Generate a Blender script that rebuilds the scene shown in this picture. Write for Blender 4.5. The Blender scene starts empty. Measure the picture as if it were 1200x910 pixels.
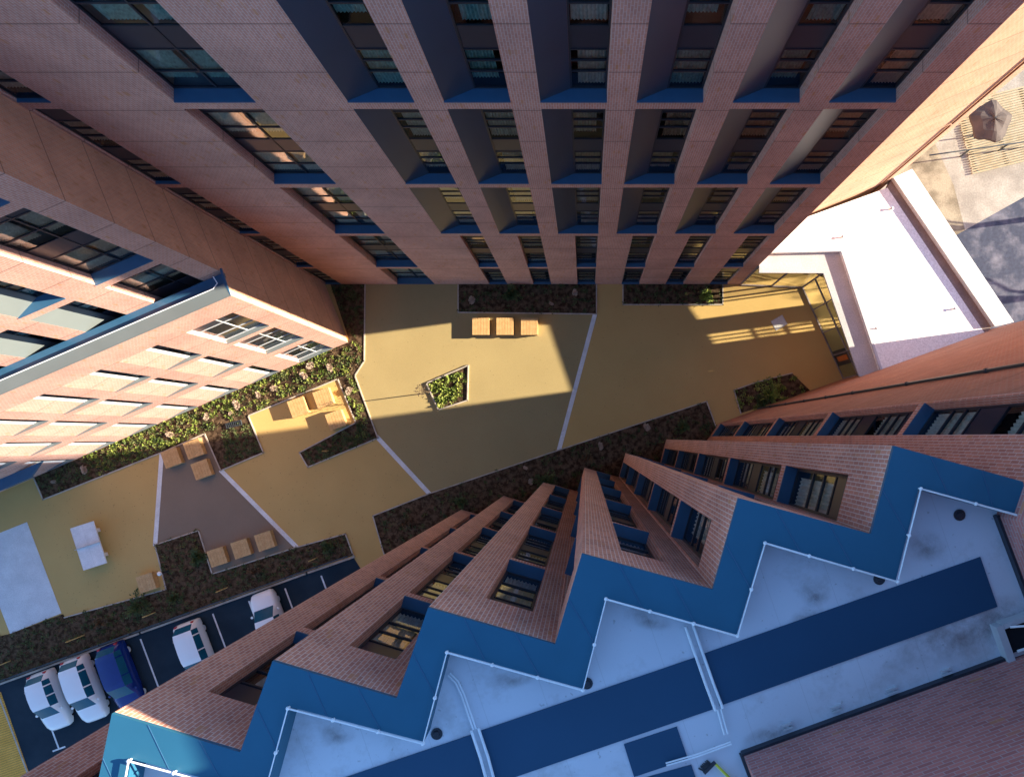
import bpy, bmesh, math, random
from mathutils import Vector, Matrix
R = math.radians
rnd = random.Random(7)
scene = bpy.context.scene
COL = scene.collection

# ------------------------------------------------------------------ survey
H = 42.0          # height of the drone over the yard
F = 777.0         # its lens, in picture pixels
NU, NV = 686.0, 512.0
def P2(u, v, z=0.0):
    s = (H - z) / F
    return ((u - NU) * s, (NV - v) * s)
def PT(u, v, z=0.0):
    x, y = P2(u, v, z)
    return (x, y, z)
def PG(pts, z=0.0):
    return [P2(u, v, z) for u, v in pts]

# ------------------------------------------------------------------ materials
MATS = {}
def newmat(name):
    m = bpy.data.materials.new(name); m.use_nodes = True
    nt = m.node_tree; nt.nodes.clear()
    out = nt.nodes.new('ShaderNodeOutputMaterial')
    MATS[name] = m
    return m, nt, out
def N(nt, t, **kw):
    n = nt.nodes.new(t)
    for k, v in kw.items():
        if k in n.inputs.keys() if isinstance(k, str) else False:
            n.inputs[k].default_value = v
        else:
            setattr(n, k, v)
    return n
def ramp(nt, src, stops):
    r = nt.nodes.new('ShaderNodeValToRGB')
    el = r.color_ramp.elements
    while len(el) < len(stops): el.new(0.5)
    for e, (p, c) in zip(el, stops):
        e.position = p; e.color = (*c, 1) if len(c) == 3 else c
    nt.links.new(src, r.inputs[0]); return r.outputs[0]
def noise(nt, scale, detail=4, rough=.55, coord='Object'):
    tc = nt.nodes.new('ShaderNodeTexCoord')
    n = nt.nodes.new('ShaderNodeTexNoise')
    n.inputs['Scale'].default_value = scale; n.inputs['Detail'].default_value = detail
    n.inputs['Roughness'].default_value = rough
    nt.links.new(tc.outputs[coord], n.inputs['Vector'])
    return n.outputs['Fac']
def mixc(nt, fac, a, b, mode='MIX'):
    m = nt.nodes.new('ShaderNodeMix'); m.data_type = 'RGBA'; m.blend_type = mode
    def put(s, v):
        if isinstance(v, (int, float)): m.inputs[s].default_value = v
        elif isinstance(v, tuple): m.inputs[s].default_value = (*v, 1) if len(v) == 3 else v
        else: nt.links.new(v, m.inputs[s])
    put(0, fac); put(6, a); put(7, b)
    return m.outputs[2]
def bsdf(nt, out, col, rough=.7, spec=.3, metal=0.0, bump=None, bstr=.3, bdist=.02):
    b = nt.nodes.new('ShaderNodeBsdfPrincipled')
    if isinstance(col, tuple): b.inputs['Base Color'].default_value = (*col, 1)
    else: nt.links.new(col, b.inputs['Base Color'])
    if isinstance(rough, (int, float)): b.inputs['Roughness'].default_value = rough
    else: nt.links.new(rough, b.inputs['Roughness'])
    b.inputs['Specular IOR Level'].default_value = spec
    b.inputs['Metallic'].default_value = metal
    if bump is not None:
        bm_ = nt.nodes.new('ShaderNodeBump'); bm_.inputs['Strength'].default_value = bstr
        bm_.inputs['Distance'].default_value = bdist
        nt.links.new(bump, bm_.inputs['Height']); nt.links.new(bm_.outputs[0], b.inputs['Normal'])
    nt.links.new(b.outputs[0], out.inputs[0])
    return b
def mottled(name, c1, c2, scale=1.5, fine=25., rough=.8, spec=.2, metal=0., bstr=.0, lo=.35, hi=.65):
    m, nt, out = newmat(name)
    a = ramp(nt, noise(nt, scale, 5), [(lo, c1), (hi, c2)])
    f = noise(nt, fine, 3, .6)
    g = ramp(nt, f, [(.3, (.8, .8, .8)), (.7, (1.15, 1.15, 1.15))])
    bsdf(nt, out, mixc(nt, 1.0, a, g, 'MULTIPLY'), rough, spec, metal, f if bstr else None, bstr, .01)
    return m
def plain(name, c, rough=.5, spec=.4, metal=0., var=.06, scale=3.):
    m, nt, out = newmat(name)
    lo = tuple(max(0, x * (1 - var)) for x in c); hi = tuple(x * (1 + var) for x in c)
    bsdf(nt, out, ramp(nt, noise(nt, scale, 4), [(.3, lo), (.7, hi)]), rough, spec, metal)
    return m
def brick_mat(name, ca, cb, mortar, soldier=True, odd=(.5, .24, .12), joint=2.06):
    m, nt, out = newmat(name)
    uv = nt.nodes.new('ShaderNodeUVMap')
    sep = nt.nodes.new('ShaderNodeSeparateXYZ'); nt.links.new(uv.outputs[0], sep.inputs[0])
    com = nt.nodes.new('ShaderNodeCombineXYZ')
    if soldier:
        nt.links.new(sep.outputs[1], com.inputs[0]); nt.links.new(sep.outputs[0], com.inputs[1])
    else:
        nt.links.new(sep.outputs[0], com.inputs[0]); nt.links.new(sep.outputs[1], com.inputs[1])
    bt = nt.nodes.new('ShaderNodeTexBrick')
    bt.inputs['Scale'].default_value = 1.0
    bt.inputs['Brick Width'].default_value = .225; bt.inputs['Row Height'].default_value = .078
    bt.inputs['Mortar Size'].default_value = .0085; bt.inputs['Mortar Smooth'].default_value = .2
    bt.inputs['Bias'].default_value = -.1
    bt.inputs['Color1'].default_value = (*ca, 1); bt.inputs['Color2'].default_value = (*cb, 1)
    bt.inputs['Mortar'].default_value = (*mortar, 1)
    nt.links.new(com.outputs[0], bt.inputs['Vector'])
    # odd bricks: a cell noise at brick pitch
    mp = nt.nodes.new('ShaderNodeMapping'); mp.inputs['Scale'].default_value = (1/.225, 1/.078, 1)
    nt.links.new(com.outputs[0], mp.inputs[0])
    vm = nt.nodes.new('ShaderNodeVectorMath'); vm.operation = 'FLOOR'; nt.links.new(mp.outputs[0], vm.inputs[0])
    wn = nt.nodes.new('ShaderNodeTexWhiteNoise'); wn.noise_dimensions = '2D'; nt.links.new(vm.outputs[0], wn.inputs[0])
    od = ramp(nt, wn.outputs[0], [(.975, (0, 0, 0)), (.985, (.7, .7, .7))])
    col = mixc(nt, od, bt.outputs[0], odd)
    # weathering
    nz = nt.nodes.new('ShaderNodeTexNoise'); nz.inputs['Scale'].default_value = .55; nz.inputs['Detail'].default_value = 5
    nt.links.new(uv.outputs[0], nz.inputs['Vector'])
    w = ramp(nt, nz.outputs[0], [(.3, (.86, .85, .86)), (.7, (1.12, 1.1, 1.1))])
    col = mixc(nt, 1.0, col, w, 'MULTIPLY')
    # pale efflorescence patches
    n2 = nt.nodes.new('ShaderNodeTexNoise'); n2.inputs['Scale'].default_value = .23; n2.inputs['Detail'].default_value = 6
    nt.links.new(uv.outputs[0], n2.inputs['Vector'])
    col = mixc(nt, ramp(nt, n2.outputs[0], [(.62, (0, 0, 0)), (.80, (.12, .12, .12))]), col, (.62, .52, .5))
    # movement joints
    if joint:
        md = nt.nodes.new('ShaderNodeMath'); md.operation = 'MODULO'; md.inputs[1].default_value = joint
        ad = nt.nodes.new('ShaderNodeMath'); ad.operation = 'ADD'; ad.inputs[1].default_value = .35
        nt.links.new(sep.outputs[1], ad.inputs[0]); nt.links.new(ad.outputs[0], md.inputs[0])
        lt = nt.nodes.new('ShaderNodeMath'); lt.operation = 'LESS_THAN'; lt.inputs[1].default_value = .045
        nt.links.new(md.outputs[0], lt.inputs[0])
        mf = nt.nodes.new('ShaderNodeMath'); mf.operation = 'MULTIPLY'; mf.inputs[1].default_value = .55
        nt.links.new(lt.outputs[0], mf.inputs[0])
        col = mixc(nt, mf.outputs[0], col, (.07, .045, .04))
    bsdf(nt, out, col, .88, .15, 0., bt.outputs['Fac'], -.5, .006)
    return m
def roof_mat_white():
    m, nt, out = newmat('roof_white')
    base = ramp(nt, noise(nt, .35, 3), [(.3, (.54, .56, .62)), (.7, (.61, .63, .68))])
    st = ramp(nt, noise(nt, 1.1, 9, .72), [(.54, (0, 0, 0)), (.72, (.55, .55, .55))])
    c = mixc(nt, st, base, (.34, .33, .34))
    sp = ramp(nt, noise(nt, 11., 2, .5), [(.70, (0, 0, 0)), (.76, (.5, .5, .5))])
    c = mixc(nt, sp, c, (.25, .24, .24))
    # welded seams of the membrane, 1.05 m apart
    tc = nt.nodes.new('ShaderNodeTexCoord'); mp = nt.nodes.new('ShaderNodeMapping'); mp.inputs['Rotation'].default_value = (0, 0, R(-19))
    nt.links.new(tc.outputs['Object'], mp.inputs[0]); sx = nt.nodes.new('ShaderNodeSeparateXYZ'); nt.links.new(mp.outputs[0], sx.inputs[0])
    a = nt.nodes.new('ShaderNodeMath'); a.operation = 'PINGPONG'; a.inputs[1].default_value = .53; nt.links.new(sx.outputs[0], a.inputs[0])
    b = nt.nodes.new('ShaderNodeMath'); b.operation = 'LESS_THAN'; b.inputs[1].default_value = .006; nt.links.new(a.outputs[0], b.inputs[0])
    d = nt.nodes.new('ShaderNodeMath'); d.operation = 'MULTIPLY'; d.inputs[1].default_value = .3; nt.links.new(b.outputs[0], d.inputs[0])
    c = mixc(nt, d.outputs[0], c, (.35, .36, .38))
    bsdf(nt, out, c, .7, .25)
def glass_mat(name, tint, refl=.02):
    m, nt, out = newmat(name)
    fr = nt.nodes.new('ShaderNodeFresnel'); fr.inputs[0].default_value = 1.47
    ad = nt.nodes.new('ShaderNodeMath'); ad.operation = 'ADD'; ad.inputs[1].default_value = refl; ad.use_clamp = True
    nt.links.new(fr.outputs[0], ad.inputs[0])
    t = nt.nodes.new('ShaderNodeBsdfTransparent'); t.inputs[0].default_value = (*tint, 1)
    g = nt.nodes.new('ShaderNodeBsdfGlossy'); g.inputs['Roughness'].default_value = .015
    g.inputs[0].default_value = (.9, .95, 1, 1)
    nz = noise(nt, .9, 2)
    bp = nt.nodes.new('ShaderNodeBump'); bp.inputs['Strength'].default_value = .12; bp.inputs['Distance'].default_value = .05
    nt.links.new(nz, bp.inputs['Height']); nt.links.new(bp.outputs[0], g.inputs['Normal'])
    mx = nt.nodes.new('ShaderNodeMixShader')
    nt.links.new(ad.outputs[0], mx.inputs[0]); nt.links.new(t.outputs[0], mx.inputs[1]); nt.links.new(g.outputs[0], mx.inputs[2])
    nt.links.new(mx.outputs[0], out.inputs[0])
    return m

brick_mat('brick', (.55, .29, .225), (.46, .235, .185), (.56, .45, .40))
brick_mat('brick_soldier', (.58, .27, .185), (.43, .19, .14), (.64, .51, .43), joint=0)
brick_mat('brick_bounce', (.64, .32, .20), (.56, .27, .17), (.55, .42, .34))  # block B side wall: warm bounced light put into the brick colour
brick_mat('brick_course', (.47, .185, .16), (.33, .125, .115), (.38, .28, .27), soldier=False, odd=(.46, .2, .1), joint=0)
brick_mat('brick_sunlit', (.62, .34, .22), (.54, .28, .18), (.58, .45, .36))  # same brick as the rest of block A, low sun put into its colour
brick_mat('brick_rust', (.37, .15, .10), (.30, .12, .08), (.36, .26, .20))
glass_mat('window_glass', (.74, .84, .85))
glass_mat('lobby_glass', (.95, .97, .96), .0)
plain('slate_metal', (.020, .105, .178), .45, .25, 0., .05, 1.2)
plain('sill_metal', (.03, .10, .19), .35, .5)
plain('panel_metal', (.034, .055, .088), .38, .5, 0., .08, .7)
plain('panel_brick', (.40, .255, .205), .8, .15, 0., .06, 2.)
plain('metal_sunlit', (.135, .16, .168), .45, .4, 0., .06, .7)  # lit copy of the grey metal, sunlight put into its colour
plain('frame_metal', (.016, .022, .034), .4, .5)
plain('spandrel', (.022, .028, .045), .35, .5)
plain('room_light', (.34, .36, .37), .9, .1, 0., .15, .8)
plain('window_dark', (.012, .014, .018), .8, .1)
plain('curtain', (.72, .68, .62), .95, .05, 0., .2, 9.)
plain('curtain_teal', (.3, .52, .52), .9, .05, 0., .3, 8.)
plain('white_paint', (.78, .78, .78), .5, .3)
roof_mat_white()
mottled('roof_lobby', (.80, .80, .79), (.84, .84, .83), .6, 12., .7, .2)
mottled('ledge_grey', (.36, .37, .38), (.43, .44, .45), .8, 14., .7, .2)
mottled('cap_white', (.62, .62, .60), (.68, .68, .66), .7, 12., .7, .2)
plain('roof_mat', (.012, .060, .125), .6, .3, 0., .05, .6)
mottled('shade_frame_grey', (.20, .16, .15), (.27, .22, .20), 1.2, 14.)
mottled('paving_gold', (.47, .318, .118), (.525, .36, .138), .35, 60., .9, .1, bstr=.25, lo=.25, hi=.75)
mottled('paving_dark', (.30, .235, .112), (.345, .272, .13), .35, 60., .9, .1, bstr=.25, lo=.25, hi=.75)
mottled('paving_brown', (.20, .155, .115), (.235, .18, .135), .35, 60., .9, .1, bstr=.25, lo=.25, hi=.75)
mottled('slab_concrete', (.54, .56, .58), (.63, .65, .67), .8, 30., .85, .15)
mottled('strip_white', (.60, .60, .60), (.72, .72, .72), 1.5, 25., .7, .2)
mottled('kerb_stone', (.36, .32, .27), (.48, .43, .37), 2., 25., .85, .15)
mottled('soil', (.035, .022, .013), (.12, .08, .05), 3.5, 9., .95, .05, bstr=1., lo=.4, hi=.62)
mottled('asphalt', (.010, .022, .036), (.018, .034, .050), .6, 60., .9, .2, bstr=.2)
mottled('bay_paint', (.55, .56, .57), (.72, .72, .72), 3., 30., .7, .2)
mottled('ground_far', (.16, .14, .11), (.24, .21, .16), .15, 6., .95, .1)
mottled('yard_beige', (.24, .228, .20), (.34, .325, .285), .5, 10., .9, .1, lo=.4, hi=.6)
mottled('yard_rough', (.15, .13, .095), (.30, .27, .20), .9, 12., .95, .1, lo=.35, hi=.6)
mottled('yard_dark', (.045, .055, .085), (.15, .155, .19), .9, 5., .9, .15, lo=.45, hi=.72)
mottled('wood_seat', (.47, .28, .115), (.56, .35, .155), 3., 20., .6, .3)
mottled('wood_deck', (.60, .31, .05), (.70, .37, .07), 1., 20., .7, .2)
mottled('wood_stake', (.5, .36, .14), (.6, .45, .2), 3., 30., .8, .1)
mottled('slat_timber', (.34, .28, .17), (.42, .36, .25), 2., 30., .8, .1)
mottled('table_top', (.62, .63, .65), (.72, .73, .75), 2., 40., .6, .3)
plain('dark_steel', (.03, .04, .05), .45, .5)
plain('rust_pipe', (.16, .07, .04), .6, .3)
plain('galvanised', (.45, .47, .50), .4, .5)
plain('rail_white', (.75, .77, .80), .4, .4)
plain('car_white', (.74, .75, .77), .22, .5, 0., .01)
plain('car_blue', (.006, .022, .15), .15, .6, 0., .05)
plain('car_glass', (.008, .075, .13), .25, .15, 0., .1)
plain('tyre', (.012, .012, .013), .85, .1)
plain('lamp_red', (.42, .02, .015), .3, .5)
plain('lamp_clear', (.75, .75, .74), .15, .7)
plain('yellow_plastic', (.55, .58, .05), .5, .4)
plain('canopy_grey', (.085, .07, .065), .8, .1, 0., .2, 1.5)
plain('lamplight_orange', (.5, .12, .02), .5, .4)
def leaf_mat(name, a, b, c):
    m, nt, out = newmat(name)
    g = nt.nodes.new('ShaderNodeObjectInfo')
    n = noise(nt, 2.2, 3, .6)
    col = ramp(nt, n, [(.3, a), (.5, b), (.72, c)])
    bsdf(nt, out, col, .7, .2)
    return m
leaf_mat('leaf_bright', (.07, .12, .02), (.18, .23, .045), (.32, .33, .09))
leaf_mat('leaf_dark', (.03, .05, .016), (.065, .09, .03), (.12, .13, .05))
leaf_mat('leaf_brown', (.07, .04, .022), (.14, .09, .05), (.09, .10, .04))
leaf_mat('leaf_pale', (.36, .27, .19), (.46, .36, .28), (.55, .45, .37))
leaf_mat('bark', (.05, .035, .02), (.08, .055, .035), (.10, .07, .045))

# ------------------------------------------------------------------ mesh builder
class MB:
    def __init__(s): s.v = []; s.f = []; s.uv = []
    def face(s, pts, uv=None):
        i = len(s.v); s.v += [tuple(p) for p in pts]
        s.f.append(tuple(range(i, i + len(pts)))); s.uv.append(uv or [(0, 0)] * len(pts))
    def box(s, x0, x1, y0, y1, z0, z1, M=None):
        c = [(x, y, z) for z in (z0, z1) for y in (y0, y1) for x in (x0, x1)]
        if M is not None: c = [tuple(M @ Vector(p)) for p in c]
        for q in ((0, 2, 3, 1), (4, 5, 7, 6), (0, 1, 5, 4), (2, 6, 7, 3), (0, 4, 6, 2), (1, 3, 7, 5)):
            s.face([c[k] for k in q])
    def prism(s, poly, z0, z1, uv=True, bottom=True):
        a = sum(poly[i][0] * poly[(i + 1) % len(poly)][1] - poly[(i + 1) % len(poly)][0] * poly[i][1] for i in range(len(poly)))
        if a < 0: poly = poly[::-1]
        s.face([(x, y, z1) for x, y in poly], [(x, y) for x, y in poly])
        if bottom: s.face([(x, y, z0) for x, y in poly[::-1]], [(x, y) for x, y in poly[::-1]])
        t = 0
        for i in range(len(poly)):
            (x0, y0), (x1, y1) = poly[i], poly[(i + 1) % len(poly)]
            l = math.hypot(x1 - x0, y1 - y0)
            s.face([(x0, y0, z0), (x1, y1, z0), (x1, y1, z1), (x0, y0, z1)],
                   [(t, z0), (t + l, z0), (t + l, z1), (t, z1)]); t += l
    def strip(s, pts, w, z0, z1):
        for (x0, y0), (x1, y1) in zip(pts, pts[1:]):
            l = math.hypot(x1 - x0, y1 - y0)
            if l < 1e-6: continue
            tx, ty = (x1 - x0) / l * w / 2, (y1 - y0) / l * w / 2
            s.prism([(x0 - tx - ty, y0 - ty + tx), (x0 - tx + ty, y0 - ty - tx), (x1 + tx + ty, y1 + ty - tx), (x1 + tx - ty, y1 + ty + tx)], z0, z1)
    def tube(s, pts, r, n=8, cap=True):
        pts = [Vector(p) for p in pts]
        rs = r if isinstance(r, (list, tuple)) else [r] * len(pts)
        rings = []
        for i, p in enumerate(pts):
            d = (pts[min(i + 1, len(pts) - 1)] - pts[max(i - 1, 0)]).normalized()
            a = d.cross(Vector((0, 0, 1)) if abs(d.z) < .9 else Vector((1, 0, 0))).normalized(); b = d.cross(a)
            rings.append([p + (a * math.cos(2 * math.pi * k / n) + b * math.sin(2 * math.pi * k / n)) * rs[i] for k in range(n)])
        for q, w in zip(rings, rings[1:]):
            for k in range(n): s.face([q[k], w[k], w[(k + 1) % n], q[(k + 1) % n]])
        if cap: s.face(rings[0]); s.face(rings[-1][::-1])
    def ball(s, c, r, n=10, sq=1.):
        for i in range(n // 2):
            a0, a1 = math.pi * i / (n // 2), math.pi * (i + 1) / (n // 2)
            for k in range(n):
                b0, b1 = 2 * math.pi * k / n, 2 * math.pi * (k + 1) / n
                f = lambda a, b: (c[0] + r * math.sin(a) * math.cos(b), c[1] + r * math.sin(a) * math.sin(b), c[2] + r * sq * math.cos(a))
                s.face([f(a0, b0), f(a1, b0), f(a1, b1), f(a0, b1)])
    def leaf(s, c, d, w, l, up=.3):
        d = Vector(d).normalized(); a = d.cross(Vector((rnd.uniform(-.4, .4), rnd.uniform(-.4, .4), 1))).normalized() * w / 2
        c = Vector(c); m = c + d * l * .5; e = c + d * l + Vector((0, 0, -l * .15))
        s.face([c, m + a, e, m - a])
    def mesh(s, name, mat):
        me = bpy.data.meshes.new(name); me.from_pydata(s.v, [], s.f)
        ul = me.uv_layers.new(name='UVMap')
        k = 0
        for fuv in s.uv:
            for t in fuv: ul.data[k].uv = t; k += 1
        me.materials.append(MATS[mat]); me.update()
        return me
    def build(s, name, mat, parent=None, smooth=False, bevel=0, weld=False):
        me = s.mesh(name, mat)
        if weld or smooth:
            b = bmesh.new(); b.from_mesh(me); bmesh.ops.remove_doubles(b, verts=b.verts, dist=.0004)
            b.to_mesh(me); b.free()
        if smooth: me.polygons.foreach_set('use_smooth', [True] * len(me.polygons))
        return link(name, me, parent, bevel)
def link(name, me, parent=None, bevel=0):
    o = bpy.data.objects.new(name, me); COL.objects.link(o)
    if parent: o.parent = parent
    if bevel:
        mo = o.modifiers.new('bevel', 'BEVEL'); mo.width = bevel; mo.segments = 2; mo.limit_method = 'ANGLE'
    return o
def tag(o, label=None, cat=None, group=None, kind=None):
    if label: o['label'] = label
    if cat: o['category'] = cat
    if group: o['group'] = group
    if kind: o['kind'] = kind
    return o
def empty(name, loc, label, cat, group=None, rz=0):
    o = bpy.data.objects.new(name, None); COL.objects.link(o); o.location = loc; o.rotation_euler = (0, 0, rz)
    o.empty_display_size = .3
    return tag(o, label, cat, group)
def struct(name, mb, mat): return tag(mb.build(name, mat), kind='structure')
def copy_tree(o, parent=None):
    c = o.copy(); COL.objects.link(c)
    if parent: c.parent = parent
    for ch in list(o.children): copy_tree(ch, c)
    return c

# ------------------------------------------------------------------ facades and windows
WIN = {}
def window_meshes(kind, W, h, d, storeys, px, pale, var):
    """meshes of one window unit, x along the wall, y inward, z up from the sill"""
    key = (kind, round(W, 2), round(h, 2), px, pale, var, d)
    if key in WIN: return WIN[key]
    r = random.Random(hash(key) & 0xffff if False else var * 31 + int(W * 100) + int(h * 10))
    out = {}
    m = MB()  # sill
    if px: poly = [(0, -.03), (W, -.03), (W, d + .02), (px, d + .02), (0.0, 0.0)]
    else: poly = [(0, -.03), (W, -.03), (W, d + .02), (0, d + .02)]
    m.prism(poly, -.035, .012); out['sill'] = m.mesh('sill', 'metal_sunlit' if pale == 2 else 'sill_metal')
    if px:
        m = MB(); m.prism([(0.004, 0.004), (px, d), (px - .02, d + .05), (0.004, .06)], .012, h - .003)
        out['side_panel'] = m.mesh('side_panel', {0: 'panel_metal', 1: 'metal_sunlit', 2: 'brick'}[int(pale)])
        if pale == 2:
            m = MB(); dx, dy = px, d; l = math.hypot(dx, dy); ux, uy = dx / l, dy / l
            m.prism([(px - ux * .24 + uy * .004, d - uy * .24 - ux * .004), (px + uy * .012, d - ux * .012), (px, d + .01), (px - ux * .24, d - uy * .24)], .013, h - .004); out['trim'] = m.mesh('trim', 'white_paint')
    fr, pn, cu, bk = MB(), MB(), MB(), MB()
    spl = []
    t = .055
    xs = [px + .003, W - .003]
    if kind == 'double': cols = [(xs[0], (xs[0] + xs[1]) / 2 + .1), ((xs[0] + xs[1]) / 2 + .1, xs[1])]
    else: cols = [(xs[0], xs[1])]
    y0, y1 = d, d + .07
    for x in [xs[0]] + [c[1] for c in cols]:
        xx = min(max(x - t / 2, xs[0]), xs[1] - t); fr.box(xx, xx + t, y0, y1, .013, h - .003)
    sh = h / storeys
    zb = []
    for k in range(storeys):
        b = .013 + k * sh; zb += [b, b + sh * .30, b + sh * .66]
        if sh > 2.5 and kind != 'double': zb += [b + sh * .48]
    zb.append(h - t - .003)
    for z in zb:
        for a, b in cols: fr.box(a + t / 2, b - t / 2 - .001, y0 + .002, y1 - .002, z, z + t)
    for k in range(storeys):
        b = .013 + k * sh
        for a, c in cols:
            pn.face([(a, d + .03, b + .03), (c, d + .03, b + .03), (c, d + .03, b + sh * .68), (a, d + .03, b + sh * .68)])
            sp = MB(); sp.box(a + .012, c - .012, d + .02, d + .06, b + sh * .685, b + sh - .004); spl.append(sp.mesh('spandrel', 'spandrel'))
            # curtain
            w = (c - a); mode = (var + k) % 3
            x0, x1 = (a + .08, c - .08) if mode == 0 else ((a + .06, a + w * .75) if mode == 1 else (a + w * .22, c - .05))
            n = max(6, int((x1 - x0) / .045))
            zt, z0 = b + sh * .64, b + (.12 if mode != 1 else .4)
            for i in range(n):
                xa, xb = x0 + (x1 - x0) * i / n, x0 + (x1 - x0) * (i + 1) / n
                ya, yb = d + .115 + (.022 if i % 2 else -.022), d + .115 + (-.022 if i % 2 else .022)
                cu.face([(xa, ya, z0), (xb, yb, z0), (xb, yb, zt), (xa, ya, zt)])
    bk.face([(xs[0], d + 1.2, 0), (W, d + 1.2, 0), (W, d + 1.2, h), (xs[0], d + 1.2, h)])
    for zz in [k * sh - .02 + .01 for k in range(storeys)]:
        bk.face([(xs[0], d + .08, zz + .012), (W, d + .08, zz + .012), (W, d + 1.2, zz + .012), (xs[0], d + 1.2, zz + .012)])
    for xx in (xs[0], W): bk.face([(xx, d + .08, 0), (xx, d + 1.2, 0), (xx, d + 1.2, h), (xx, d + .08, h)])
    out['window'] = fr.mesh('window', 'galvanised' if pale == 2 and kind == 'double' else 'frame_metal')  # wing double frames paler, grazing sun put into their colour
    out['pane'] = pn.mesh('pane', 'window_glass'); out['spandrel'] = spl
    out['curtain'] = cu.mesh('curtain', 'curtain_teal' if (var >= 4 and var != 5) else 'curtain')
    out['room'] = bk.mesh('room', 'room_light' if kind == 'double' else 'window_dark')
    WIN[key] = out
    return out
def put_window(parent, p0, t, s, z, kind, W, h, d, storeys=2, px=0, pale=False, var=0):
    ms = window_meshes(kind, W, h, d, storeys, px, pale, var)
    M = Matrix(((t[0], -t[1], 0, p0[0] + t[0] * s), (t[1], t[0], 0, p0[1] + t[1] * s), (0, 0, 1, z), (0, 0, 0, 1)))
    w = link('window', ms['window'], parent); w.matrix_local = M
    for k, me in ms.items():
        if k == 'window': continue
        for q in (me if isinstance(me, list) else [me]): link(k, q, w)
    return w
def wall(parent, p0, p1, z0, z1, holes=(), mat='brick', depth=.42, s_off=0, name='wall'):
    L = math.hypot(p1[0] - p0[0], p1[1] - p0[1]); t = ((p1[0] - p0[0]) / L, (p1[1] - p0[1]) / L)
    iw = (-t[1], t[0])
    S = sorted({0, L} | {round(min(max(h[i], 0), L), 4) for h in holes for i in (0, 1)})
    Z = sorted({z0, z1} | {round(h[i], 4) for h in holes for i in (2, 3)})
    m = MB()
    P = lambda s, z, y=0: (p0[0] + t[0] * s + iw[0] * y, p0[1] + t[1] * s + iw[1] * y, z)
    for a, b in zip(S, S[1:]):
        run = None
        for c, d in zip(Z, Z[1:]):
            sm, zm = (a + b) / 2, (c + d) / 2
            if any(h[0] < sm < h[1] and h[2] < zm < h[3] for h in holes): continue
            m.face([P(a, c), P(b, c), P(b, d), P(a, d)], [(a + s_off, c), (b + s_off, c), (b + s_off, d), (a + s_off, d)])
    for h in holes:
        a, b, c, d = h[:4]
        D = depth + .06
        m.face([P(b, c), P(b, c, D), P(b, d, D), P(b, d)], [(b, c), (b + D, c), (b + D, d), (b, d)])
        m.face([P(a, c), P(a, d), P(a, d, D), P(a, c, D)], [(a, c), (a, d), (a + D, d), (a + D, c)])
        m.face([P(a, d), P(b, d), P(b, d, D), P(a, d, D)], [(a, d), (b, d), (b, d + D), (a, d + D)])
        m.face([P(a, c), P(a, c, D), P(b, c, D), P(b, c)], [(a, c), (a, c + D), (b, c + D), (b, c)])
    o = m.build(name, mat, parent)
    return o, t, L
def module_facade(parent, p0, p1, z0, z1, wins, mat='brick', depth=.42):
    """wins: (s, z, kind, W, h, storeys, px, pale, var)"""
    holes = [(w[0], w[0] + w[3], w[1], w[1] + w[4]) for w in wins]
    o, t, L = wall(parent, p0, p1, z0, z1, holes, mat, depth)
    for w in wins:
        put_window(parent, p0, t, w[0], w[1], w[2], w[3], w[4], w[9] if len(w) > 9 else depth, w[5], w[6], w[7], w[8])

# ------------------------------------------------------------------ block A (top of the picture)
ROOF_A = 35.0
A = empty('apartment_block', (0, 0, 0), 'tall brick block filling the top, its shaded front lined with columns of recessed dark windows', 'building')
AY = 9.68
ax0, ax1 = -45.0, 9.78
lev = [(.15, 3.75, 1), (4.35, 5.74, 2), (10.54, 5.71, 2), (16.70, 5.72, 2), (22.87, 5.73, 2), (29.05, 5.0, 2)]
wins = []
for k in range(6):
    X = 7.04 - 2.78 * k
    for j, (z, h, st) in enumerate(lev):
        if j <= 1: wins.append((X + .8 - ax0, z, 'single', 1.12, h, st, 0, False, (k + j) % 3, .1 if j == 0 else .2)); continue
        wins.append((X - ax0, z, 'single', 1.92, h, st, .86, False, (k * 2 + j) % 3 + (4 if j >= 4 else 0)))
for j, (z, h, st) in enumerate(lev):
    wins.append((-11.87 - ax0, z, 'double', 2.34, h, st, 0, False, 4 if j >= 4 else j % 3))
    wins.append((-16.4 - ax0, z, 'single', .95, h, st, 0, False, j % 3, .08))
module_facade(A, (ax0, AY), (ax1, AY), 0, ROOF_A, wins, depth=.36)
wall(A, (ax1, AY), (ax1, 11.4), 0, ROOF_A)
wall(A, (ax1, 11.4), (17.3, 14.5), 0, ROOF_A, mat='brick_sunlit')
wall(A, (17.3, 14.5), (13.6, 23.4), 0, ROOF_A, mat='brick_sunlit')
wall(A, (13.6, 23.4), (ax0, 23.4), 0, ROOF_A)
wall(A, (ax0, 23.4), (ax0, AY), 0, ROOF_A)
m = MB(); m.prism([(ax0 + .01, AY + .5), (ax1 - .01, AY + .5), (ax1 - .01, 11.41), (17.28, 14.51), (13.59, 23.38), (ax0 + .01, 23.38)], ROOF_A - .3, ROOF_A - .01)
m.build('roof', 'roof_white', A)
tA2 = Vector((17.3 - ax1, 14.5 - 11.4)).normalized()
m = MB()
q = Vector((17.3, 14.5)) - tA2 * .8; nA = Vector((tA2.y, -tA2.x))
for z0, z1 in ((.0, 11.9), (12.05, 23.9), (24.05, 34.9)):
    m.tube([(*(q + nA * .05), z0), (*(q + nA * .05), z1)], .04, 8)
m.build('drain_pipe', 'rust_pipe', A)

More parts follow.
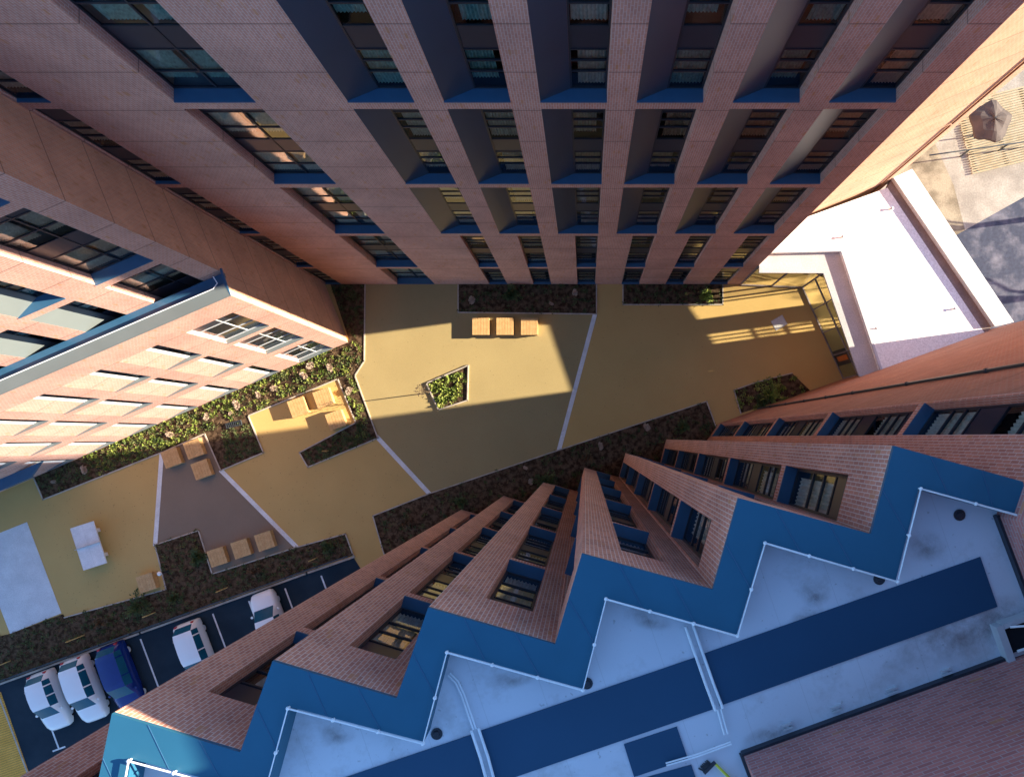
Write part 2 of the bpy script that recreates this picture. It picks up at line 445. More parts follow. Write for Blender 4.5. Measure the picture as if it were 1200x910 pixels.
# ------------------------------------------------------------------ block B (left)
B = empty('stepped_block', (0, 0, 0), 'brick block at left with sunlit low wing, grey coping and taller set back part', 'building')
tB = Vector((.9187, .395)); nB = Vector((.395, -.9187))
cB = Vector((-15.03, 6.0)); LB = 30.0; HB = 14.0
pB0 = cB - tB * LB
wins = []
for j, (z, h) in enumerate(((.2, 3.35), (4.5, 3.55), (8.62, 3.45))):
    wins.append((LB - 3.27, z, 'double', 2.30, h, 1, 0, 2, 3))
    for k in range(9):
        wins.append((LB - 4.66 - 2.8 * k - 1.9, z, 'single', 1.9, h, 1, 1.34, 2, (k + j) % 4))
module_facade(B, tuple(pB0), tuple(cB), 0, HB - .06, wins, depth=.17)
eB = Vector((-16.5, AY)); uB = (eB - cB).normalized()
wall(B, tuple(cB), tuple(eB), 0, HB - .06, mat='brick_bounce')
c1 = Vector((-15.42, 7.0)); p10 = c1 - tB * LB
wins = []
HB1 = 31.0
for j, (z, h) in enumerate(((10.9, 5.7), (17.1, 5.7), (23.3, 5.7))):
    wins.append((LB - 3.25, z, 'double', 2.34, h, 2, 0, True, 3))
    for k in range(6):
        wins.append((LB - 4.5 - 2.8 * k - 1.9, z, 'single', 1.9, h, 2, .95, True, (k + j) % 4))
module_facade(B, tuple(p10), tuple(c1), HB - 4.0, HB1, wins)
wall(B, tuple(c1), tuple(eB), HB - .5, HB1, mat='brick_bounce')
wall(B, tuple(p10 + Vector((0, 14))), tuple(p10), 0, HB1)
wall(B, tuple(pB0 + Vector((-.02, 4))), tuple(pB0), 0, HB - .06)
m = MB(); m.prism([tuple(p10), tuple(c1 + tB * -.02), tuple(eB + Vector((0, -.02))), (p10.x, AY)], HB1 - .3, HB1 - .02)
m.build('roof', 'roof_white', B)
# coping of the wing: grey strip, inner gutter, upstand line
def off(p, a, b): return tuple(p + tB * a + nB * b)
m = MB(); m.prism([off(pB0, 0, .04), off(cB, .04, .04), off(cB, .0, -.52), off(pB0, 0, -.52)], HB - .06, HB + .02); m.build('coping', 'metal_sunlit', B)
m = MB(); m.prism([off(pB0, 0, -.525), off(cB, -.0, -.525), off(c1, 0, .005), off(p10, 0, .005)], HB - .35, HB - .25); m.build('gutter', 'sill_metal', B)
m = MB(); m.prism([off(cB, .04, .038), off(cB, -.02, -.5), tuple(c1 + uB * .1 + tB * .02), tuple(c1 + uB * .1 + tB * .1)], HB - .055, HB + .026); m.build('coping', 'sill_metal', B)  # shaded end of the coping, its shadow put in as a darker piece
m = MB(); m.prism([off(pB0, 0, .004), off(pB0, 11.2, .004), off(pB0, 10.2, .62), off(pB0, 0, .62)], 2.45, 2.6); m.build('door_canopy', 'sill_metal', B)
m = MB()
m.tube([(*(pB0 - nB * .48), HB + .07), (*(cB - nB * .48 - tB * .5), HB + .07), (*(cB - nB * .62 - tB * .25), HB + .07), (*(cB - nB * .95 - tB * .3), HB + .07)], .022, 6)
m.build('parapet_rail', 'rail_white', B)
# ------------------------------------------------------------------ block C with saw-tooth front, and its tower D
ZC = 31.0
C = empty('sawtooth_block', (0, 0, 0), 'red brick block with zigzag front and blue roof coping across the lower right', 'building')
k70 = (H - ZC) / F
Lv = Vector((150, 43)); 
Ps = [Vector((132, 835)), Vector((320, 773.5)), Vector((502, 711)), Vector((682, 648)), Vector((865, 583)), Vector((1047, 522))]
Qs = [Vector((282, 880)), Vector((465, 817)), Vector((650.5, 754)), Vector((835, 690)), Vector((1020, 625)), Vector((1198, 564))]
w2 = lambda p, z=ZC: Vector(P2(p.x, p.y, z))
Pm = [w2(Vector((-51, 954)))] + [w2(p) for p in Ps]
Qm = [w2(Vector((99, 997)))] + [w2(p) for p in Qs]
levC = [(.9, 5.75, 2), (7.1, 5.75, 2), (13.3, 5.75, 2), (19.5, 5.75, 2), (25.7, 3.8, 1)]
for k in range(7):
    # long face: from Q (left, seen from outside) to P
    l = (Pm[k] - Qm[k]).length
    wn = [(l - .76 - .92, z, 'single', .92, h, st, 0, False, (k + j) % 4) for j, (z, h, st) in enumerate(levC)] if k < 6 else []
    module_facade(C, tuple(Qm[k]), tuple(Pm[k]), 0, ZC - .05, wn, mat='brick_soldier', depth=.26)
    if k < 6:
        l = (Qm[k] - Pm[k + 1]).length
        wn = [(.58, z, 'single', .92, h, st, 0, False, (k + j + 1) % 4) for j, (z, h, st) in enumerate(levC)]
        module_facade(C, tuple(Pm[k + 1]), tuple(Qm[k]), 0, ZC - .05, wn, mat='brick_soldier', depth=.26)
wall(C, tuple(Pm[0]), tuple(Pm[0] + Vector((-.5, -9))), 0, ZC - .05)
# coping along the zigzag: outer line minus inner line
zz = []
for k in range(7): zz += [Pm[k], Qm[k]]
inn_px = [(-28, 1005), (122, 1049), (153, 889), (318, 935)]
inner = [Vector(P2(u, v, ZC)) for u, v in ((-28, 1005), (126, 1049), (155, 888), (312, 930), (340, 827), (497, 868), (525, 762), (683, 806), (710, 700), (863, 743), (895, 635), (1049, 680), (1076, 572), (1204, 607))]
m = MB()
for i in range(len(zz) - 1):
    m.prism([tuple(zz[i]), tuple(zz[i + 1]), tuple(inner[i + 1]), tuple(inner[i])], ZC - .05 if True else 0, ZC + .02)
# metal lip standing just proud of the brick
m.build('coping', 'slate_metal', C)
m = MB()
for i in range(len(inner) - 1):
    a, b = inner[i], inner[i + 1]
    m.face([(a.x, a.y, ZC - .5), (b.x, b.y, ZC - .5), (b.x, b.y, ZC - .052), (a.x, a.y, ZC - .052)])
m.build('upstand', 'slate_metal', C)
ZR = ZC - .42
mid = [a.lerp(b, .3) for a, b in zip(zz, inner)]
m = MB(); m.prism([tuple(p) for p in mid] + [(7.32, -1.2), (9.9, -8.5), (5, -16), (-12, -22), (-15, -12)], ZR - .3, ZR); m.build('roof', 'roof_white', C)
m = MB()
for i in range(len(zz) - 1):
    a, b, c, d = zz[i], zz[i + 1], inner[i], inner[i + 1]
    for f_ in ((.5,) if (b - a).length < 1.8 else (.28, .68)):
        p, q = a.lerp(b, f_), c.lerp(d, f_); m = MB(); m.strip([tuple(p.lerp(q, .015)), tuple(p.lerp(q, .985))], .012, ZC + .021, ZC + .026)
        m.build('joint_cover', 'sill_metal', C)
# guard rail with small nodes
m = MB()
rail = [(*p, ZC + .09) for p in inner]
m.tube(rail[:1] + rail[1:], .019, 6)
for a, b in zip(rail, rail[1:]):
    a, b = Vector(a), Vector(b); n = 3 if (b - a).length > 2 else 2
    for i in range(n):
        p = a.lerp(b, i / n); m.ball(p, .034, 8); m.tube([p, (p.x, p.y, ZC + .015)], .016, 6)
m.build('guard_rail', 'rail_white', C)
# tower D
HD = 35.2
d0, d1, d2 = Vector((7.25, -.83)), Vector((8.45, .87)), Vector((23.3, 6.2))
wn = [(.05, z, 'single', .95, 5.75, 2, 0, False, j % 4) for j, z in enumerate((.9, 7.1, 13.3, 19.5, 25.6))]
module_facade(C, tuple(d1), tuple(d0), 0, HD, [(w[0], w[1], w[2], w[3], w[4], w[5], w[6], w[7], w[8]) for w in wn], mat='brick_soldier', depth=.26)
wall(C, tuple(d2), tuple(d1), 0, HD, mat='brick_rust')
wall(C, (27, -4), tuple(d2), 0, HD)
wall(C, tuple(d0), (7.07, -1.36), ZR, HD, mat='brick_course')
wall(C, (7.07, -1.36), (7.9, -3.55), ZR, HD, mat='brick_course')
wall(C, (7.9, -3.55), (2.70, -5.43), ZR, HD, mat='brick_course')
wall(C, (2.70, -5.43), (4.4, -10.0), ZR, HD, mat='brick_course')
m = MB(); m.prism([tuple(d0), tuple(d1), tuple(d2), (27, -4), (20, -14), (4.4, -10), (2.7, -5.43), (7.9, -3.55), (7.07, -1.36)], HD - .3, HD - .01); m.build('roof', 'roof_white', C)
tD = (d2 - d1).normalized(); nD = Vector((-tD.y, tD.x))
m = MB(); q = d1 + tD * 2.6 + nD * .06
for z0, z1 in ((.1, 9.0), (9.1, 19.5), (19.6, 34.5)): m.tube([(*q, z0), (*q, z1)], .05, 6)
for z in (3, 6, 9.05, 12, 15, 19.55, 24, 28): m.ball((*q, z), .09, 6)
m.build('drain_pipe', 'dark_steel', C)
for a, b in (((-15.5, -12.2), (-12, -22)), ((-12, -22), (5, -16)), ((5, -16), (20, -14))):
    wall(C, a, b, 0, ZR - .01)
wall(C, (20, -14), (27, -4), 0, HD)
wall(C, (4.4, -10.0), (20, -14), ZR - 1, HD, mat='brick_course')
# dark flashing at the foot of the penthouse walls
m = MB()
m.strip([(2.70, -5.41), (7.87, -3.53)], .05, ZR, ZR + .12); m.strip([(2.675, -5.45), (4.37, -10.0)], .05, ZR, ZR + .12)
m.strip([(7.045, -1.36), (7.87, -3.53)], .05, ZR, ZR + .12)
m.build('flashing', 'frame_metal', C)
# dark roof mats
def rp(pts): return [P2(u, v, ZR) for u, v in pts]
for pts in ([(825, 765), (1148, 652), (1168, 710), (843, 826)],
            [(561, 856), (816.5, 769), (835, 830), (610, 907), (582, 917)],
            [(395, 913), (552, 860), (572, 920), (440, 965)],
            [(731, 871), (793, 850.5), (806, 888), (743, 909)],
            [(745, 913), (810, 895), (824, 936), (758, 958)]):
    m = MB(); m.prism(rp(pts), ZR + .003, ZR + .025); m.build('roof_mat', 'roof_mat', C)
# dirt washed together on the membrane
m_, nt_, out_ = newmat('dirt')
tc_ = nt_.nodes.new('ShaderNodeTexCoord'); gr = nt_.nodes.new('ShaderNodeTexGradient'); gr.gradient_type = 'SPHERICAL'
mp_ = nt_.nodes.new('ShaderNodeMapping'); mp_.inputs['Location'].default_value = (-1, -1, 0); mp_.inputs['Scale'].default_value = (2, 2, 0)
nt_.links.new(tc_.outputs['Generated'], mp_.inputs[0]); nt_.links.new(mp_.outputs[0], gr.inputs[0])
nz_ = ramp(nt_, noise(nt_, 2.6, 8, .7), [(.36, (0, 0, 0)), (.7, (1, 1, 1))])
al = mixc(nt_, 1.0, nz_, ramp(nt_, gr.outputs[0], [(0, (0, 0, 0)), (.8, (.55, .55, .55))]), 'MULTIPLY')
d_ = nt_.nodes.new('ShaderNodeBsdfDiffuse'); d_.inputs[0].default_value = (.17, .12, .10, 1); t_ = nt_.nodes.new('ShaderNodeBsdfTransparent')
x_ = nt_.nodes.new('ShaderNodeMixShader'); nt_.links.new(al, x_.inputs[0]); nt_.links.new(t_.outputs[0], x_.inputs[1]); nt_.links.new(d_.outputs[0], x_.inputs[2]); nt_.links.new(x_.outputs[0], out_.inputs[0])
for (u, v, a, b, r_) in ((1120, 742, 1.3, .55, 20), (1178, 722, .55, .4, 20), (945, 722, .35, .2, 30), (955, 695, .3, .25, 0), (760, 725, .45, .2, -15), (600, 795, .5, .18, 10), (850, 690, .4, .25, 0), (1000, 840, .9, .16, 20), (905, 858, .6, .18, 20), (1085, 640, .4, .3, 0), (395, 860, .35, .2, 0), (700, 845, .6, .2, 20)):
    x, y = P2(u, v, ZR); m = MB(); m.face([(-a, -b, 0), (a, -b, 0), (a, b, 0), (-a, b, 0)])
    o = m.build('dirt_stain', 'dirt', C); o.location = (x, y, ZR + .0015 + .0001 * (u % 7)); o.rotation_euler.z = R(r_)
# conduits
def conduit(px, w=.05, gap=.13):
    pts = [Vector(P2(u, v, ZR)) for u, v in px]
    m = MB()
    for s_ in (-gap / 2, gap / 2):
        line = []
        for i, p in enumerate(pts):
            d = (pts[min(i + 1, len(pts) - 1)] - pts[max(i - 1, 0)]).normalized(); line.append((p.x - d.y * s_, p.y + d.x * s_, ZR + .06))
        m.tube(line, w / 2, 6)
    m.build('conduit', 'rail_white', C)
conduit([(807, 731), (818, 763), (831, 800), (842, 829)])
conduit([(842, 829), (850, 858)], .03, .06)
conduit([(557, 852), (568, 885), (577, 918)])
conduit([(527, 788), (536, 797), (543, 812), (551, 835), (557, 852)], .03, .05)
conduit([(780, 893), (815, 883), (856, 868)], .03, .04)
for (u, v) in ((1124, 603), (1030, 678), (688, 800), (512, 859)):
    x, y = P2(u, v, ZR); m = MB()
    m.tube([(x, y, ZR + .002), (x, y, ZR + .02)], .1, 16); m.tube([(x, y, ZR + .02), (x, y, ZR + .05)], [.065, .05], 12)
    m.build('roof_drain', 'frame_metal', C)
fl = ['rightmost', 'second from right', 'second from left', 'leftmost']
for (u, v), wd in zip(((1108, 786), (1045, 808), (980, 829), (922, 850)), fl):
    x, y = P2(u, v, ZR); m = MB(); M = Matrix.Translation((x, y, ZR)) @ Matrix.Rotation(R(20), 4, 'Z')
    m.box(-.09, .09, -.05, -.02, 0, .05, M); m.box(-.09, .09, .02, .05, 0, .05, M); m.box(-.03, .03, -.018, .018, 0, .03, M)
    tag(m.build('pipe_clip', 'galvanised'), 'pale pipe clip on the roof by the brick penthouse, %s of four' % wd, 'clip', 'pipe clips along the penthouse')
# roof hatch at right edge and yellow broom
x, y = P2(1185, 742, ZR)
hb = empty('roof_hatch', (x, y, ZR), 'open dark roof hatch with white metal frame at the right edge of the blue roof', 'hatch', None, R(20))
m = MB(); m.box(-.17, .19, -.24, .2, .006, .16); m.build('shaft', 'window_dark', hb)
m = MB(); m.box(-.30, -.18, -.38, .28, 0, .2); m.box(-.175, .4, .205, .29, 0, .2); m.box(-.175, .4, -.33, -.25, 0, .14)
m.build('frame', 'galvanised', hb, bevel=.008)
m = MB(); m.tube([(-.1, .23, .24), (.1, .2, .32), (.4, .1, .34)], .02, 8); m.tube([(-.1, -.22, .2), (.3, -.22, .22)], .025, 8); m.build('handle', 'rail_white', hb)
x, y = P2(842, 900, ZR)
bm_ = empty('broom', (x, y, ZR), 'yellow green broom with black head lying on the blue roof near the penthouse corner', 'broom', None, R(-45))
m = MB(); m.tube([(-.12, .03, .05), (.4, .03, .05)], .024, 8); m.build('handle', 'yellow_plastic', bm_)
m = MB()
for i in range(16): m.tube([(-.16 + .0, -.02 - .012 * i, .05), (-.24 + rnd.uniform(-.03, .03), -.03 - .014 * i, .02)], .008, 4)
m.box(-.17, -.12, -.22, .05, .03, .07); m.build('head', 'frame_metal', bm_)

# ------------------------------------------------------------------ lobby E
E = empty('lobby_building', (0, 0, 0), 'low flat white roofed glazed lobby wedged between two brick blocks at right', 'building')
ZE, ZL = 4.8, 4.64
gA, gB, gC = Vector((9.80, 9.62)), Vector((13.73, 9.46)), Vector((16.3, 3.72))
rT, rR = Vector((17.9, 14.65)), Vector((22.85, 6.1))
e1 = [Vector(P2(u, v, ZE)) for u, v in ((895, 297), (985, 295), (1033, 440))]
inA, inB = Vector(P2(1040, 220, ZE)), Vector(P2(1156, 393, ZE))
capi = [Vector(P2(1047, 208, 5.1)), Vector(P2(1166, 382, 5.1))]
capo = [Vector(P2(1069, 198, 5.1)), Vector(P2(1188, 377, 5.1))]
m = MB(); m.prism([tuple(e1[0]), tuple(e1[1]), tuple(e1[2]), tuple(inB), tuple(inA), (9.79, 11.38)], ZE - .27, ZE); m.build('roof', 'roof_lobby', E)
m = MB(); m.prism([tuple(inA), tuple(inB), tuple(capi[1]), tuple(capi[0])], ZE - .34, ZE - .03); m.build('gutter', 'shade_frame_grey', E)  # gutter strip darkened: the cap's shadow put into its dirt colour
m = MB(); m.prism([tuple(capi[0]), tuple(capi[1]), tuple(capo[1]), tuple(capo[0])], ZE - .5, 5.1); m.build('parapet_cap', 'cap_white', E)
m = MB(); m.prism([tuple(e1[0] + Vector((0, .0))), tuple(e1[1]), (e1[1].x + .12, e1[1].y + .12), (e1[0].x, e1[0].y + .12)], ZE + .003, ZE + .09)
m.prism([tuple(e1[1]), tuple(e1[2]), (e1[2].x + .12, e1[2].y + .03), (e1[1].x + .12, e1[1].y + .12)], ZE + .002, ZE + .089); m.build('roof_edge', 'galvanised', E)
m = MB(); lo1, lo2 = P2(965, 320, ZL), P2(1007, 441, ZL); m.prism([(9.8, 11.2), (9.8, lo1[1] + .02), lo1, lo2, tuple(e1[2] + Vector((.5, .1))), tuple(e1[1] + Vector((.5, .6)))], ZL - .12, ZL); m.build('canopy_ledge', 'ledge_grey', E)
# glazing: mullions and panes
def glazing(a, b, z0, z1, n, trans=(2.3,), skip=()):
    a, b = Vector(a), Vector(b); L = (b - a).length; t = (b - a) / L
    M = Matrix(((t.x, -t.y, 0, a.x), (t.y, t.x, 0, a.y), (0, 0, 1, 0), (0, 0, 0, 1)))
    f, p = MB(), MB()
    for i in range(n + 1):
        x = L * i / n; f.box(x - .03, x + .03, -.04, .06, z0, z1, M)
    for z in (z0 + .002, z1 - .08) + tuple(trans):
        for i in range(n): f.box(L * i / n + .031, L * (i + 1) / n - .031, -.035, .055, z, z + .07, M)
    for i in range(n):
        if i in skip: continue
        q = [(L * i / n, .01, z0 + .06), (L * (i + 1) / n, .01, z0 + .06), (L * (i + 1) / n, .01, z1 - .05), (L * i / n, .01, z1 - .05)]
        p.face([tuple(M @ Vector(c)) for c in q])
    w = f.build('glazing', 'shade_frame_grey', E); p.build('pane', 'lobby_glass', w)
glazing(gA, gB, 0.02, ZL - .125, 2, ())
glazing(gB, gC, 0.02, ZL - .125, 4)
# far wall: glazed where the sun comes through, solid elsewhere
tR = (rR - rT).normalized()
def far(s): return rT + tR * s
wall(E, tuple(far(4.1)), tuple(far(0)), 0, ZE - .5, mat='brick_course')
glazing(far(6.2), far(4.12), 0.02, ZE - .5, 2, ())
wall(E, tuple(far(7.2)), tuple(far(6.22)), 0, ZE - .5, mat='brick_course')
glazing(far(8.0), far(7.22), 0.02, ZE - .5, 3, (2.0, 2.6, 3.2))
wall(E, tuple(rR + tR * .3), tuple(far(8.02)), 0, ZE - .5, mat='brick_course')
m = MB(); M = Matrix.Translation((15.75, 4.9, 0)) @ Matrix.Rotation(R(-66), 4, 'Z'); m.box(-.5, .5, .06, .11, .03, 2.2, M); dr = m.build('door', 'frame_metal', E)
m = MB(); m.box(-.1, .22, .02, .055, .5, 2.0, M); m.build('lamplight_panel', 'lamplight_orange', dr)  # orange panel added for the warm lamplit interior, its glow put into colour
# small roof vents
for (u, v, wd) in ((1044, 245, 'nearest the tall sunlit brick wall'), (987, 278, 'nearest the inner roof corner'), (1118, 362, 'close to the white parapet cap'), (1026, 385, 'beside the grey ledge')):
    x, y = P2(u, v, ZE); vt = empty('roof_vent', (x, y, ZE), 'small pale roof vent on the white lobby roof, %s' % wd, 'vent', 'vents on the lobby roof')
    m = MB(); m.tube([(0, 0, 0), (0, 0, .13)], .05, 10); m.build('pipe', 'cap_white', vt)
    m = MB(); m.tube([(0, 0, .13), (0, 0, .15), (0, 0, .18)], [.05, .1, .03], 10); m.build('cowl', 'galvanised', vt)

# ------------------------------------------------------------------ ground
m = MB(); m.face([(-400, -400, -.03), (400, -400, -.03), (400, 400, -.03), (-400, 400, -.03)]); struct('ground', m, 'ground_far')
def sheet(name, pts, z, mat, z0=None):
    m = MB(); m.prism(PG(pts), z - .02 if z0 is None else z0, z); return struct(name, m, mat)
sheet('courtyard_paving', [(-120, 560), (0, 530), (380, 326), (1000, 320), (1010, 460), (800, 560), (700, 640), (400, 700), (60, 735), (-120, 800)], 0.0, 'paving_gold')
sheet('dark_paving', [(428, 326), (427, 423), (416, 440), (443, 513), (503, 578), (655, 527), (697, 371), (700, 326)], .004, 'paving_dark')
sheet('dark_paving', [(190, 530), (240, 508), (259, 552), (347, 640), (249, 671), (233, 620), (182, 637)], .004, 'paving_brown')
sheet('concrete_slab', [(-40, 640), (31.6, 611.4), (72, 718), (12, 742), (-2, 706), (-20, 712)], .012, 'slab_concrete')
for pts in ([(697, 369), (655, 527)], [(443, 513), (503, 578)], [(260, 552), (347, 640)], [(189.5, 531), (182, 637)]):
    m = MB(); m.strip(PG(pts), .27, -.01, .010); struct('paving_strip', m, 'strip_white')
beds = {
 'b1': [(385, 326), (428, 326), (427, 423), (416, 440), (443, 513), (361, 547), (351, 530), (417, 495), (396, 444), (291, 487), (309, 530), (259, 551), (240, 508), (192, 529), (51, 585), (40, 560), (33, 553), (230, 474), (409, 398)],
 'b2': [(437, 604), (503, 578), (655, 527), (828, 470), (842, 508), (800, 560), (640, 640), (452, 655)],
 'b3': [(182, 638), (233, 621), (249, 672), (347, 641), (405, 625), (414, 650), (360, 667), (165, 737), (0, 797), (-60, 818), (-60, 760), (12, 742), (74, 719), (76, 723), (195, 690)],
 'b4': [(537, 332), (699, 332), (699, 368), (537, 366)],
 'b5': [(730, 332), (847, 332), (847, 357), (730, 357)],
 'b6': [(860, 457), (885, 448), (928, 437), (950, 458), (868, 484)],
 'b7': [(500, 449), (549, 428), (548, 469), (514, 480)],
}
for k, pts in beds.items():
    m = MB(); m.prism(PG(pts), -.02, .016); struct('planting_bed', m, 'soil')
def kerb(pts, mat='kerb_stone', w=.07, h=.06):
    m = MB(); m.strip(PG(pts), w, -.02, h); return struct('kerb', m, mat)
kerb([(428, 334), (427, 423), (416, 440), (443, 513), (361, 547), (351, 530), (417, 495), (396, 444), (291, 487), (309, 530), (259, 551), (240, 508), (192, 529), (51, 585), (40, 560)])
kerb([(452, 655), (437, 604), (503, 578), (655, 527), (828, 470), (842, 508)])
kerb([(537, 334), (537, 366), (699, 368), (699, 334)]); kerb([(730, 334), (730, 357), (847, 357), (847, 334)])
kerb([(868, 484), (860, 457), (885, 448), (928, 437)])
kerb([(500, 449), (549, 428), (548, 469), (514, 480), (500, 449)], h=.10)
kerb([(414, 650), (405, 625), (347, 641), (249, 672), (233, 621), (182, 638), (195, 690), (76, 723)])
# parking
sheet('parking_asphalt', [(-60, 820), (0, 799), (165, 739), (360, 669), (414, 652), (424, 668), (360, 760), (200, 900), (60, 960), (-60, 1000)], .006, 'asphalt')
bd = Vector((22.5, 60)).normalized()
for k in range(7):
    s = Vector((376.7 - 42.35 * k, 675 + 14.8 * k)); e = s + bd * 88
    m = MB(); m.strip(PG([s, e]), .1, .0, .011); a = e - Vector((bd.y, -bd.x)) * 7; b = e + Vector((bd.y, -bd.x)) * 7
    m.strip(PG([a + bd * 1.2, b + bd * 1.2]), .1, .0, .013); struct('bay_line', m, 'bay_paint')
s = Vector((38, 793.5)); 
for k in (8, ):
    s = Vector((376.7 - 42.35 * k, 675 + 14.8 * k)); e = s + bd * 88
    m = MB(); m.strip(PG([s, e]), .1, .0, .011); a = e - Vector((bd.y, -bd.x)) * 7; b = e + Vector((bd.y, -bd.x)) * 7
    m.strip(PG([a + bd * 1.2, b + bd * 1.2]), .1, .0, .013); struct('bay_line', m, 'bay_paint')
s = Vector((376.7 - 42.35 * 7, 675 + 14.8 * 7))
# timber deck by the parking, boards with gaps
m = MB(); dk = [Vector(P2(u, v)) for u, v in ((-30, 790), (4, 822), (34, 908), (2, 918), (-60, 900))]
m.prism([tuple(p) for p in dk], -.03, -.004)
da = (dk[2] - dk[1]).normalized(); db = Vector((-da.y, da.x)) * -1
for i in range(48):
    p = dk[1] + da * (-.6 + i * .145); m.strip([tuple(p), tuple(p + db * 2.6)], .128, -.003, .02)
struct('deck', m, 'wood_deck')
kerb([(-4, 806), (34, 908)], 'kerb_stone', .08, .05)
# ground beyond the lobby
sheet('yard_paving', [(1000, 60), (1400, 60), (1400, 420), (1130, 420), (920, 300), (960, 150)], .0, 'yard_beige')
sheet('yard_edge', [(1050, 205), (1092, 160), (1118, 218), (1136, 290), (1150, 340), (1100, 300)], .006, 'yard_rough')
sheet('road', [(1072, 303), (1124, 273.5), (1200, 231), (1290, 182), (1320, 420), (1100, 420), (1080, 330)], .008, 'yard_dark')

# ------------------------------------------------------------------ plants
def inside(p, poly):
    c = False; x, y = p
    for i in range(len(poly)):
        (x0, y0), (x1, y1) = poly[i], poly[(i + 1) % len(poly)]
        if (y0 > y) != (y1 > y) and x < (x1 - x0) * (y - y0) / (y1 - y0) + x0: c = not c
    return c
def scatter(poly, n, margin=0):
    xs, ys = [p[0] for p in poly], [p[1] for p in poly]; out = []; tries = 0
    while len(out) < n and tries < n * 60:
        tries += 1
        p = (rnd.uniform(min(xs), max(xs)), rnd.uniform(min(ys), max(ys)))
        if inside(p, poly): out.append(p)
    return out
def clump(m, x, y, z, r, n, size):
    for _ in range(n):
        a = rnd.uniform(0, 2 * math.pi); e = rnd.uniform(.1, 1.2)
        d = (math.cos(a) * math.cos(e), math.sin(a) * math.cos(e), math.sin(e))
        o = r * rnd.uniform(.0, .6)
        m.leaf((x + d[0] * o, y + d[1] * o, z + abs(d[2]) * o), d, size * rnd.uniform(.45, .8), size * rnd.uniform(.8, 1.6))
def cover(pts, n, mat, r=.22, k=16, size=.11, where=None):
    m = MB()
    for x, y in scatter(PG(pts), n):
        clump(m, x, y, .015, r * rnd.uniform(.6, 1.3), k, size)
    return tag(m.build('ground_cover', mat), kind='stuff')
bB = [(409, 400), (425, 400), (424, 424), (413, 441), (437, 508), (420, 514), (420, 494), (398, 441), (291, 484), (240, 505), (190, 527), (120, 556), (95, 534), (230, 478)]
cover(bB, 330, 'leaf_bright', .21, 18, .10)
cover(bB, 240, 'leaf_dark', .2, 12, .12); cover(bB, 330, 'leaf_brown', .2, 10, .09)
cover([(262, 505), (290, 492), (307, 528), (261, 548)], 110, 'leaf_dark', .16, 12, .09)
cover([(42, 560), (95, 538), (180, 528), (53, 582)], 130, 'leaf_dark', .14, 10, .09)
cover([(354, 532), (418, 498), (440, 513), (363, 544)], 110, 'leaf_dark', .16, 12, .1)
cover([(388, 334), (426, 334), (425, 390), (412, 396)], 90, 'leaf_dark', .14, 10, .09)
cover(beds['b2'], 330, 'leaf_dark', .2, 13, .10); cover(beds['b2'], 260, 'leaf_brown', .15, 11, .08)
cover(beds['b3'], 420, 'leaf_brown', .15, 11, .08); cover(beds['b3'], 420, 'leaf_dark', .19, 12, .10)
cover(beds['b4'], 120, 'leaf_dark', .15, 10, .09); cover(beds['b5'], 90, 'leaf_dark', .15, 10, .09)
cover(beds['b6'], 50, 'leaf_bright', .2, 16, .11); cover([(503, 451), (545, 433), (545, 466), (515, 476)], 62, 'leaf_bright', .24, 20, .13)
# pale dried tufts
def tuft_proto():
    o = empty('dried_shrub', (0, 0, 0), 'x', 'shrub'); m = MB()
    for _ in range(520):
        a = rnd.uniform(0, 2 * math.pi); e = rnd.uniform(0, 1.5); d = (math.cos(a) * math.cos(e), math.sin(a) * math.cos(e), math.sin(e))
        q = rnd.uniform(.2, 1) * .2 * (1 + .3 * math.sin(2 * a + 1)); m.leaf((d[0] * q, d[1] * q, .05 + d[2] * q), (d[0] + rnd.uniform(-.9, .9), d[1] + rnd.uniform(-.9, .9), d[2] + rnd.uniform(-.5, .5)), .045, .09)
    m.build('foliage', 'leaf_pale', o); m = MB(); m.tube([(0, 0, 0), (0, 0, .12)], [.02, .03], 6); m.build('stem', 'bark', o)
    return o
tp = tuft_proto(); first = True
spots = [(364, 428, 1.2, 0), (357, 440, 1.4, 0), (387, 431, 1.2, 0), (322, 455, 1.3, 0), (303, 462, 1.0, 0), (278, 474, 1.3, 0), (271, 484, .8, 0), (243, 488, 1.2, 0), (200, 509, 1.3, 0), (409, 458, 1.2, 0), (100, 550, 1.2, 1), (64, 564, .8, 1),
         (704, 522, 1.1, 2), (758, 500, 1.1, 2), (622, 564, .9, 2), (616, 548, .8, 2), (553, 352, 1.3, 3), (674, 343, 1.1, 3), (646, 356, .8, 3)]
gl = [('pale dried round shrub among bright low plants along the sunlit brick wing', 'pale shrubs in the sunlit bed'), ('pale round shrub in the dark shaded tip of the left bed', 'pale shrubs in the shaded bed tip'),
      ('pale dry shrub in the brown bed below the zigzag brick front', 'pale shrubs in the long brown bed'), ('pale dry shrub in the shaded bed above the three sunlit seat cubes', 'pale shrubs in the bed above the cubes')]
for (u, v, s_, g) in spots:
    o = tp if first else copy_tree(tp); first = False
    o.location = PT(u, v, 0); o.location.z = .01; o.scale = (s_ * .78 * rnd.uniform(.8, 1.15), s_ * .78 * rnd.uniform(.8, 1.15), s_ * .8); o.rotation_euler.z = rnd.uniform(0, 6)
    tag(o, gl[g][0], 'shrub', gl[g][1])
